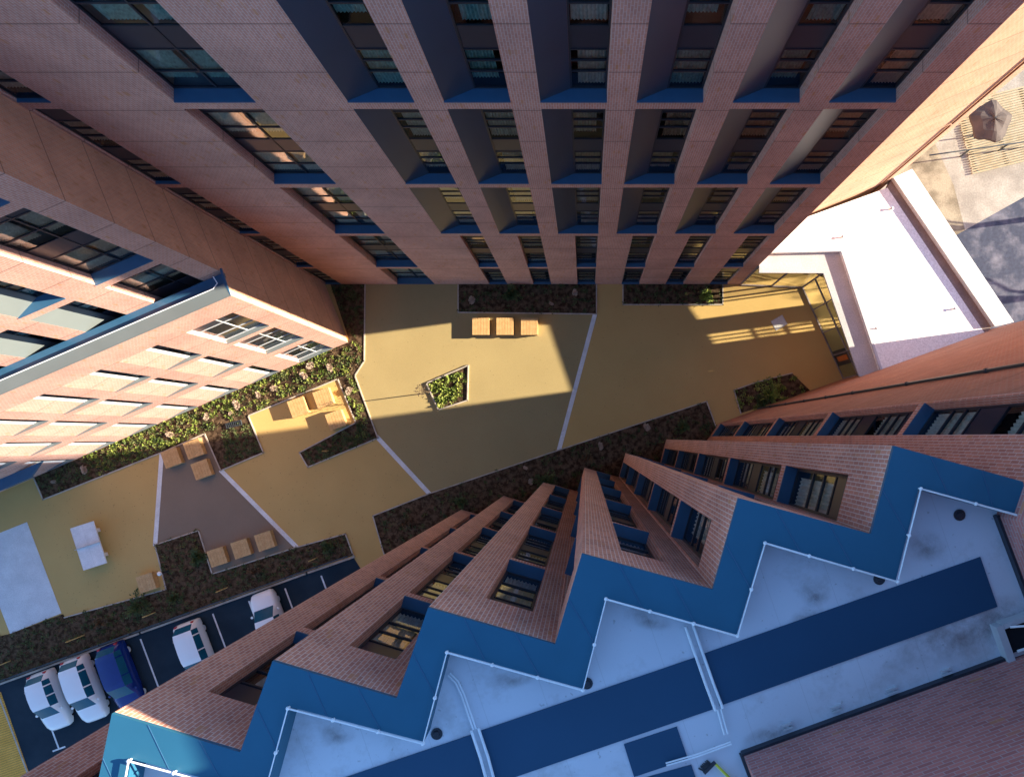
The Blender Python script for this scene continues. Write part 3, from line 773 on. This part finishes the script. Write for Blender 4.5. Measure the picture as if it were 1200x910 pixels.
# green shrubs
def shrub(u, v, r, mat, label, group=None, n=420):
    x, y = P2(u, v); o = empty('shrub', (x, y, .01), label, 'shrub', group); m = MB()
    for _ in range(n):
        a = rnd.uniform(0, 6.283); e = rnd.uniform(-.1, 1.5); rr = r * rnd.uniform(.35, 1.0) * (.8 + .3 * math.sin(3 * a + u)); d = (math.cos(a) * math.cos(e), math.sin(a) * math.cos(e), math.sin(e))
        m.leaf((d[0] * rr, d[1] * rr, .1 + max(0, d[2] * rr * .8)), (d[0] + rnd.uniform(-.6, .6), d[1] + rnd.uniform(-.6, .6), d[2]), .09, .19)
    m.build('foliage', mat, o); m = MB()
    for k in range(5):
        a = k * 1.3; m.tube([(0, 0, 0), (math.cos(a) * r * .3, math.sin(a) * r * .3, r * .4), (math.cos(a) * r * .55, math.sin(a) * r * .55, r * .6)], [.03, .02, .008], 5)
    m.build('stem', 'bark', o); return o
shrub(166, 709, .95, 'leaf_dark', 'wide dark green shrub in the brown bed beside the parking bays')
shrub(234, 652, .5, 'leaf_dark', 'small olive shrub in the square corner bed next to the seat cubes')
shrub(640, 565, .8, 'leaf_dark', 'dark green shrub at the foot of the zigzag brick front')
shrub(600, 345, .5, 'leaf_dark', 'green shrub in the shaded bed between pale shrubs above the cubes')
shrub(902, 462, .75, 'leaf_bright', 'broken yellow green bush in the corner bed under the brick tower', n=300)
shrub(893, 470, .5, 'leaf_dark', 'small dark bush half under the yellow green one in the corner bed', n=260)
shrub(827, 347, .4, 'leaf_bright', 'small sunlit bush at the right end of the short shaded bed')
for k_, (u, v, r_, wd) in enumerate(((120, 728, .45, 'left of the wide dark shrub'), (205, 700, .38, 'right of the wide dark shrub'), (300, 668, .42, 'behind the two white cars on the right'), (384, 640, .36, 'at the right end of the parking bed'),
        (476, 612, .45, 'at the left tip of the long bed under the zigzag front'), (540, 588, .38, 'in the left half of the long bed under the zigzag front'), (688, 536, .5, 'in the middle of the long bed under the zigzag front'), (800, 500, .42, 'at the right end of the long bed under the zigzag front'))):
    shrub(u, v, r_, 'leaf_dark' if k_ % 2 else 'leaf_brown', 'low loose shrub ' + wd, 'low shrubs in the shaded beds', 170)
# sapling in the kite planter
x, y = P2(503, 460); sp_ = empty('sapling', (x, y, .01), 'thin bare sapling at the left tip of the sunlit kite shaped planter', 'tree')
m = MB(); m.tube([(0, 0, 0), (.01, .02, 1.2), (-.02, .03, 2.3)], [.035, .028, .012], 7); m.build('trunk', 'bark', sp_)
m = MB()
for k in range(16):
    a = k * 2.4; z = 1.3 + k * .06; l = .5 - k * .018
    p1 = (math.cos(a) * l * .5, math.sin(a) * l * .5, z + .18); p2_ = (math.cos(a) * l, math.sin(a) * l, z + .42)
    m.tube([(0, .02, z), p1, p2_], [.012, .008, .003], 4)
    for _ in range(5): m.leaf((p2_[0] * rnd.uniform(.5, 1), p2_[1] * rnd.uniform(.5, 1), z + rnd.uniform(.2, .45)), (rnd.uniform(-1, 1), rnd.uniform(-1, 1), .4), .05, .1)
m.build('crown', 'bark', sp_)
# stakes
st = [((267, 687.7), 1.35, 'behind the wooden cubes in the brown bed'), ((99, 743.6), 1.5, 'above the white parked hatchbacks'), ((13, 773.6), 1.4, 'at the left end of the brown bed'),
      ((182, 717), 1.2, 'beside the wide dark green shrub'), ((371.7, 653), 1.3, 'near the right end of the parking bed'), ((385, 528), 1.0, 'in the narrow bed arm below the sunlit cubes')]
for (u, v), h, wd in st:
    x, y = P2(u, v); m = MB(); m.tube([(x, y, 0), (x, y, h)], .035, 8); m.tube([(x, y, h), (x, y, h + .06)], [.035, .005], 8)
    tag(m.build('wooden_stake', 'wood_stake'), 'thin upright pale timber stake %s' % wd, 'stake', 'timber stakes in the beds')

m = MB()
courts = [PG([(428, 336), (820, 360), (830, 470), (655, 527), (503, 578), (443, 513), (416, 440)]), PG([(292, 488), (396, 446), (440, 520), (500, 580), (430, 640), (347, 640), (260, 552)]), PG([(50, 590), (188, 534), (180, 640), (192, 690), (80, 720)])]
for poly in courts:
    for x, y in scatter(poly, 150):
        m.leaf((x, y, .02), (rnd.uniform(-1, 1), rnd.uniform(-1, 1), .12), .035, .06)
tag(m.build('leaf_litter', 'leaf_brown'), kind='stuff')
# bare tree beyond the right edge, its branches throw the long shadows on the yard
x, y = 33.5, 14.5; bt_ = empty('bare_tree', (x, y, 0), 'leafless tree beyond the far yard throwing long shadows over the dark road', 'tree')
m = MB(); m.tube([(0, 0, 0), (.1, .05, 2), (0, .1, 4.2)], [.22, .17, .12], 9); m.build('trunk', 'bark', bt_)
m = MB()
def limb(p, d, l, r, k):
    e = p + d * l; mid = p + d * l * .5 + Vector((rnd.uniform(-.1, .1), rnd.uniform(-.1, .1), .08)) * l
    m.tube([p, mid, e], [r, r * .8, r * .55], 5)
    if k:
        for _ in range(3): limb(e.lerp(mid, rnd.uniform(0, .6)), (d + Vector((rnd.uniform(-.9, .9), rnd.uniform(-.9, .9), rnd.uniform(-.2, .6)))).normalized(), l * .68, r * .55, k - 1)
for q in range(7):
    a = q * .95; limb(Vector((0, .08, 2.2 + q * .3)), Vector((math.cos(a), math.sin(a), .8)).normalized(), 1.7, .075, 3)
m.build('crown', 'bark', bt_)

b2_ = copy_tree(bt_); b2_.location = (39, 10.2, 0); b2_.rotation_euler.z = 1.3; b2_.scale = (1.3, 1.3, 1.25)
tag(b2_, 'taller leafless tree beyond the right edge nearer the brick tower, shading the dark road', 'tree')

# ------------------------------------------------------------------ seat cubes
def cube_proto():
    o = empty('seat_cube', (0, 0, 0), 'x', 'seat'); w, h = .52, .41
    m = MB(); m.box(-w, w, -w, w, .03, h - .05); b = m.build('body', 'wood_seat', o, bevel=.02)
    m = MB()
    for i in range(6):   # top laid as boards
        a = -w - .01 + i * (2 * w + .02) / 6; m.box(a + .006, a + (2 * w + .02) / 6 - .006, -w - .01, w + .01, h - .05, h)
    m.build('seat', 'wood_seat', o, bevel=.008)
    m = MB(); m.box(-w + .06, w - .06, -w + .06, w - .06, 0, .03); m.build('plinth', 'frame_metal', o)
    return o
cp = cube_proto(); first = True
cubes = [(564.5, 383.5, 0, 'left cube of the sunlit row of three under the shaded bed', 'A'), (592.5, 383.5, 0, 'middle cube of the sunlit row of three under the shaded bed', 'A'), (621, 383.5, 0, 'right cube of the sunlit row of three under the shaded bed', 'A'),
 (352, 477, 20, 'sunlit orange cube nearest the brick wing of the seating bay', 'B'), (381.5, 466.5, 20, 'sunlit cube at the top corner of the seating bay', 'B'), (396, 492, 20, 'half shaded cube below the two sunlit ones in the seating bay', 'B'),
 (205, 536, 20, 'shaded cube against the white strip on the brown paving', 'C'), (231, 525.5, 20, 'shaded cube at the tip of the brown paving by the bed', 'C'), (240, 549.5, 20, 'shaded cube below the pair at the tip of the brown paving', 'C'),
 (258.5, 651, 18, 'left cube of the shaded row of three by the parking bed', 'D'), (286, 641.5, 18, 'middle cube of the shaded row of three by the parking bed', 'D'), (313.5, 632.5, 18, 'right cube of the shaded row of three by the parking bed', 'D'),
 (176, 681, 18, 'lone cube standing by the bollard light at the bed corner', 'E')]
for u, v, r_, lb, g in cubes:
    o = cp if first else copy_tree(cp); first = False
    o.location = PT(u, v, .004); o.rotation_euler.z = R(r_ if r_ else 0); tag(o, 'wooden ' + lb, 'seat', 'wooden seat cubes in the courtyard')
# table tennis table
tx = [Vector(P2(u, v, .76)) for u, v in ((82, 619), (110, 610), (124.6, 659), (97.5, 668.5))]
cen = sum(tx, Vector((0, 0))) / 4; ang = math.atan2((tx[1] - tx[0]).y, (tx[1] - tx[0]).x)
tt = empty('table_tennis_table', (cen.x, cen.y, .004), 'pale concrete table tennis table standing alone on the gold paving', 'table', None, ang)
m = MB(); m.box(-.762, .762, -1.37, 1.37, .70, .76); top = m.build('table_top', 'table_top', tt, bevel=.015)
m = MB()
for xx in (-.745, 0, .745): m.box(xx - .01, xx + .01, -1.35, 1.35, .7605, .764)
for yy in (-1.35, 1.35): m.box(-.73, .73, yy - .01, yy + .01, .7605, .7638)
m.build('line', 'slab_concrete', top)
m = MB(); m.box(-.8, .8, -.012, .012, .762, .91); m.build('net', 'galvanised', tt)
for yy in (-.8, .8):
    m = MB(); m.box(-.45, .45, yy - .11, yy + .11, 0, .70); m.build('leg', 'slab_concrete', tt, bevel=.02)
for k, (u, v) in enumerate(((116, 626), (124, 646))):
    x, y = P2(u, v); m = MB(); m.tube([(x, y, 0), (x, y, .55)], .03, 8); m.tube([(x, y, .55), (x, y, .6)], [.05, .05], 8)
    tag(m.build('marker_post', 'wood_stake'), 'short yellowish post beside the table tennis table, %s of the pair' % ('upper', 'lower')[k], 'post', 'posts by the table')
# bollard light
x, y = P2(197, 668.5); bl = empty('bollard_light', (x, y, 0), 'small bollard light with pale dome at the square bed corner', 'lamp')
m = MB(); m.tube([(0, 0, 0), (0, 0, .8)], .07, 12); m.build('post', 'dark_steel', bl)
m = MB(); m.ball((0, 0, .86), .14, 12, .7); m.build('lamp_head', 'white_paint', bl)
# vent grate and manhole
x, y = P2(274.6, 497); m = MB(); M = Matrix.Translation((x, y, .016)) @ Matrix.Rotation(R(14), 4, 'Z')
m.box(-.5, .5, -.16, -.13, 0, .12, M); m.box(-.5, .5, .13, .16, 0, .12, M)
for i in range(9): m.box(-.49 + i * .12, -.45 + i * .12, -.129, .129, .02, .1, M)
tag(m.build('vent_grate', 'dark_steel'), 'dark slatted vent grate in the bed near the sunlit brick wing', 'grate')
x, y = P2(913, 378); mh = empty('manhole_cover', (x, y, .0), 'pale square access cover flush in the gold paving before the glazed lobby', 'cover', None, R(30))
m = MB(); m.box(-.38, .38, -.3, .3, -.01, .008); m.build('lid', 'cap_white', mh); m = MB()
for a in ((-.42, .42, -.34, -.302), (-.42, .42, .302, .34), (-.42, -.382, -.3, .3), (.382, .42, -.3, .3)): m.box(*a, -.01, .012)
m.build('frame', 'galvanised', mh)

# ------------------------------------------------------------------ fence between bed and parking
fp = [Vector(P2(u, v)) for u, v in ((-50, 815), (0, 797), (165, 737), (360, 667), (413, 649))]
fe = empty('fence', (fp[0].x, fp[0].y, 0), 'low dark metal rail fence between the brown bed and the parking bays', 'fence')
org = Vector((fp[0].x, fp[0].y))
for z0, z1, w in ((.86, .92, .06), (.5, .54, .04), (.16, .20, .04)):
    m = MB()
    for a, b in zip(fp, fp[1:]): m.strip([tuple(a - org), tuple(b - org)], w, z0, z1)
    m.build('rail', 'dark_steel', fe)
dist = 0; tot = sum((b - a).length for a, b in zip(fp, fp[1:]))
n = int(tot / 1.9)
for i in range(n + 1):
    d = tot * i / n
    for a, b in zip(fp, fp[1:]):
        l = (b - a).length
        if d <= l + 1e-6: p = a.lerp(b, min(1, d / l)) - org; break
        d -= l
    m = MB(); m.box(p.x - .035, p.x + .035, p.y - .035, p.y + .035, 0, .98); m.build('post', 'dark_steel', fe)
kerb([(-50, 819), (0, 801), (165, 741), (360, 671), (415, 652)], 'kerb_stone', .12, .1)

# ------------------------------------------------------------------ cars
def make_car(paint, L, W, Hh, label):
    root = empty('parked_car', (0, 0, 0), label, 'car', 'cars parked in the bays')
    hw = W / 2
    # stations from the nose (x = L/2) to the tail; (x, half width, belt z, roof z or None, roof half width)
    def ring(x, w, zb, zt, wt, low=.2):
        return [(x, w * .90, low), (x, w * .99, .42), (x, w, .62), (x, w * .965, zb), (x, wt, zt), (x, wt * .55, zt + .025), (x, 0, zt + .035)]
    x0 = L / 2
    S = [ring(x0, hw * .62, .52, .56, hw * .5, .3), ring(x0 - .10, hw * .84, .64, .68, hw * .66, .22), ring(x0 - .35, hw * .96, .76, .80, hw * .74), ring(x0 - .75, hw, .85, .90, hw * .78),
         ring(x0 - 1.0, hw, .90, .95, hw * .80), ring(x0 - 1.62, hw, .94, Hh - .06, hw * .76), ring(x0 - 1.9, hw, .95, Hh, hw * .79), ring(x0 - 2.5, hw, .96, Hh + .01, hw * .80),
         ring(-x0 + .75, hw, .97, Hh - .03, hw * .79), ring(-x0 + .50, hw * .985, .98, Hh - .09, hw * .76), ring(-x0 + .17, hw * .95, .97, 1.02, hw * .72), ring(-x0 + .05, hw * .90, .80, .84, hw * .70), ring(-x0, hw * .80, .55, .6, hw * .6, .3)]
    body, ws, rw, sw, sv = MB(), MB(), MB(), MB(), MB()
    def cr(p0, p1, p2, p3, t):
        return tuple(b + (c - b) * (t * t * (3 - 2 * t) * .45 + t * .55) for b, c in zip(p1, p2))
    T, TI = [], []
    for i in range(len(S) - 1):
        n_ = 4
        for k in range(n_):
            T.append([cr(None, S[i][j], S[i + 1][j], None, k / n_) for j in range(7)]); TI.append(i)
    T.append(S[-1])
    for i_ in range(len(T) - 1):
        i = TI[i_]
        for sgn in (1, -1):
            for j in range(6):
                q = [T[i_][j], T[i_ + 1][j], T[i_ + 1][j + 1], T[i_][j + 1]]
                q = [(a, b * sgn, c) for a, b, c in q]
                if sgn < 0: q = q[::-1]
                tgt = body
                if i == 4 and j >= 4: tgt = ws
                if i == 9 and j >= 4: tgt = rw
                if j == 3 and i in (5, 6, 7, 8) : tgt = sw if sgn > 0 else sv
                tgt.face(q)
    for q in (S[0], S[-1]):
        for j in range(6): body.face([q[j], q[j + 1], (q[j + 1][0], -q[j + 1][1], q[j + 1][2]), (q[j][0], -q[j][1], q[j][2])])
    body.build('body', paint, root, smooth=True)
    ws.build('windscreen', 'car_glass', root, smooth=True); rw.build('rear_window', 'car_glass', root, smooth=True); sw.build('side_window', 'car_glass', root); sv.build('side_window', 'car_glass', root)
    # pillars between the side windows
    for sgn in (1, -1):
        for xx in (x0 - 2.28, -x0 + .86):
            pl = MB(); pl.face([(xx - .04, (hw * .965 + .006) * sgn, .96), (xx + .04, (hw * .965 + .006) * sgn, .96), (xx + .04, (hw * .80 + .008) * sgn, Hh), (xx - .04, (hw * .80 + .008) * sgn, Hh)])
            pl.build('pillar', paint, root)
    for sgn in (1, -1):
        for xx in (x0 - .78, -x0 + .72):
            m = MB(); y = (hw - .15) * sgn
            m.tube([(xx, y - .09, .3), (xx, y + .098, .3)], .30, 20); wl = m.build('wheel', 'tyre', root)
            m = MB(); m.tube([(xx, y + .1 * sgn, .3), (xx, y + .104 * sgn, .3)], .19, 12); m.build('rim', 'galvanised', wl)
        m = MB(); m.ball((x0 - 1.28, (hw + .07) * sgn, .98), .085, 8, .7); m.build('mirror', paint, root)
        m = MB(); m.ball((x0 - .22, hw * .74 * sgn, .66), .11, 8, .6); m.build('headlight', 'lamp_clear', root)
        m = MB(); m.box(-x0 + .03, -x0 + .17, hw * .70 * sgn - .07, hw * .70 * sgn + .07, .72, .98); m.build('tail_light', 'lamp_red', root, bevel=.02)
    return root
head = math.atan2(-60, 22.5)   # nose towards the zigzag block
def park(car, u, v, flip=False):
    x, y = P2(u, v, .0); car.location = (x, y, .011); car.rotation_euler = (0, 0, head + (math.pi if flip else 0))
park(make_car('car_white', 3.75, 1.47, 1.46, 'small white hatchback, leftmost of the parked cars'), 68.5, 815.5)
park(make_car('car_white', 4.15, 1.55, 1.45, 'white car parked between the leftmost hatchback and the blue car'), 108.5, 802.5)
park(make_car('car_blue', 4.3, 1.58, 1.46, 'dark blue car, the only blue one in the bays'), 151, 788)
park(make_car('car_white', 4.1, 1.55, 1.48, 'white car half hidden by the brick corner, alone between empty bays'), 238.5, 761)
park(make_car('car_white', 4.3, 1.58, 1.45, 'white car parked nose in, furthest right, its bonnet against the fence'), 325, 728, True)
# vague parked machine beyond the frame edge of the deck is left out

# ------------------------------------------------------------------ things beyond the lobby
x, y = P2(1138, 160); cn = empty('parasol', (x, y, 0), 'rumpled grey brown parasol over slatted boards beyond the white lobby roof', 'parasol')
m = MB(); nseg = 24
for k in range(nseg):
    a0, a1 = 2 * math.pi * k / nseg, 2 * math.pi * (k + 1) / nseg
    f = lambda a, r, z: (math.cos(a) * r * (1 + .10 * math.sin(5 * a)), math.sin(a) * r * (1 + .10 * math.sin(5 * a + 1)), z + .05 * math.cos(4 * a))
    m.face([f(a0, .05, 2.45), f(a0, .75, 2.3), f(a1, .75, 2.3), f(a1, .05, 2.45)]); m.face([f(a0, .75, 2.3), f(a0, 1.2, 2.05), f(a1, 1.2, 2.05), f(a1, .75, 2.3)])
    m.face([f(a0, 1.2, 2.05), f(a0, 1.21, 1.9), f(a1, 1.21, 1.9), f(a1, 1.2, 2.05)])
m.build('canopy', 'canopy_grey', cn); m = MB(); m.tube([(0, 0, 0), (0, 0, 2.55)], .04, 8); m.tube([(0, 0, 0), (0, 0, .06)], .35, 14); m.build('pole', 'dark_steel', cn)
x, y = P2(1182, 150); dk_ = empty('slatted_deck', (x, y, 0), 'sunlit pale slatted timber deck at the top right beside the parasol', 'deck', None, R(14))
m = MB()
for i in range(30): m.box(-3.0 + .02 * (i % 3), 3.5, -2.3 + i * .155, -2.3 + i * .155 + .085, .05, .12)
m.build('board', 'slat_timber', dk_); m = MB()
for xx in (-2.6, -.6, 1.4, 3.0): m.box(xx - .05, xx + .05, -2.3, 2.3, .0, .049)
m.build('joist', 'dark_steel', dk_)
x, y = P2(1180, 176); fn = empty('yard_fence', (x, y, 0), 'thin dark post and rail fence crossing the pale yard at right', 'fence', None, R(8))
m = MB(); m.box(-5.5, 4, -.03, .03, 1.0, 1.07); m.build('rail', 'dark_steel', fn)
for xx in (-3.0, -.6, 1.8):
    m = MB(); m.box(xx - .04, xx + .04, -.04, .04, 0, 1.0); m.build('post', 'dark_steel', fn)

# ------------------------------------------------------------------ camera, light, sky
cam = bpy.data.cameras.new('camera'); co = bpy.data.objects.new('camera', cam); COL.objects.link(co)
co.location = (0, 0, H); co.rotation_euler = (0, 0, 0)
cam.sensor_fit = 'HORIZONTAL'; cam.sensor_width = 36; cam.lens = 36 * F / 1200
cam.shift_x = -(NU - 600) / 1200; cam.shift_y = (NV - 455) / 1200
cam.clip_start = .1; cam.clip_end = 2000
scene.camera = co
EL = R(16.2); AZ = math.atan2(.134, .991)
sd = Vector((math.cos(EL) * math.cos(AZ), math.cos(EL) * math.sin(AZ), math.sin(EL)))
su = bpy.data.lights.new('sun', 'SUN'); su.energy = 5.0; su.angle = R(.5); su.color = (1.0, .85, .64)
so = bpy.data.objects.new('sun', su); COL.objects.link(so); so.rotation_euler = sd.to_track_quat('Z', 'Y').to_euler(); so.location = (60, 8, 40)
w = bpy.data.worlds.new('World'); scene.world = w; w.use_nodes = True
nt = w.node_tree; nt.nodes.clear()
sky = nt.nodes.new('ShaderNodeTexSky'); sky.sky_type = 'NISHITA'; sky.sun_disc = False
sky.sun_elevation = EL; sky.sun_rotation = math.pi / 2 - AZ; sky.ozone_density = 4.5; sky.air_density = 1.0; sky.dust_density = .2
bg = nt.nodes.new('ShaderNodeBackground'); bg.inputs[1].default_value = .09
ou = nt.nodes.new('ShaderNodeOutputWorld'); nt.links.new(sky.outputs[0], bg.inputs[0]); nt.links.new(bg.outputs[0], ou.inputs[0])
vs = scene.view_settings; vs.view_transform = 'Standard'; vs.look = 'None'; vs.gamma = 1.0; vs.exposure = 2.32; vs.use_curve_mapping = False
scene.cycles.max_bounces = 8; scene.cycles.diffuse_bounces = 4; scene.cycles.transparent_max_bounces = 16
scene.cycles.use_denoising = True
scene.cycles.sample_clamp_indirect = 6.0
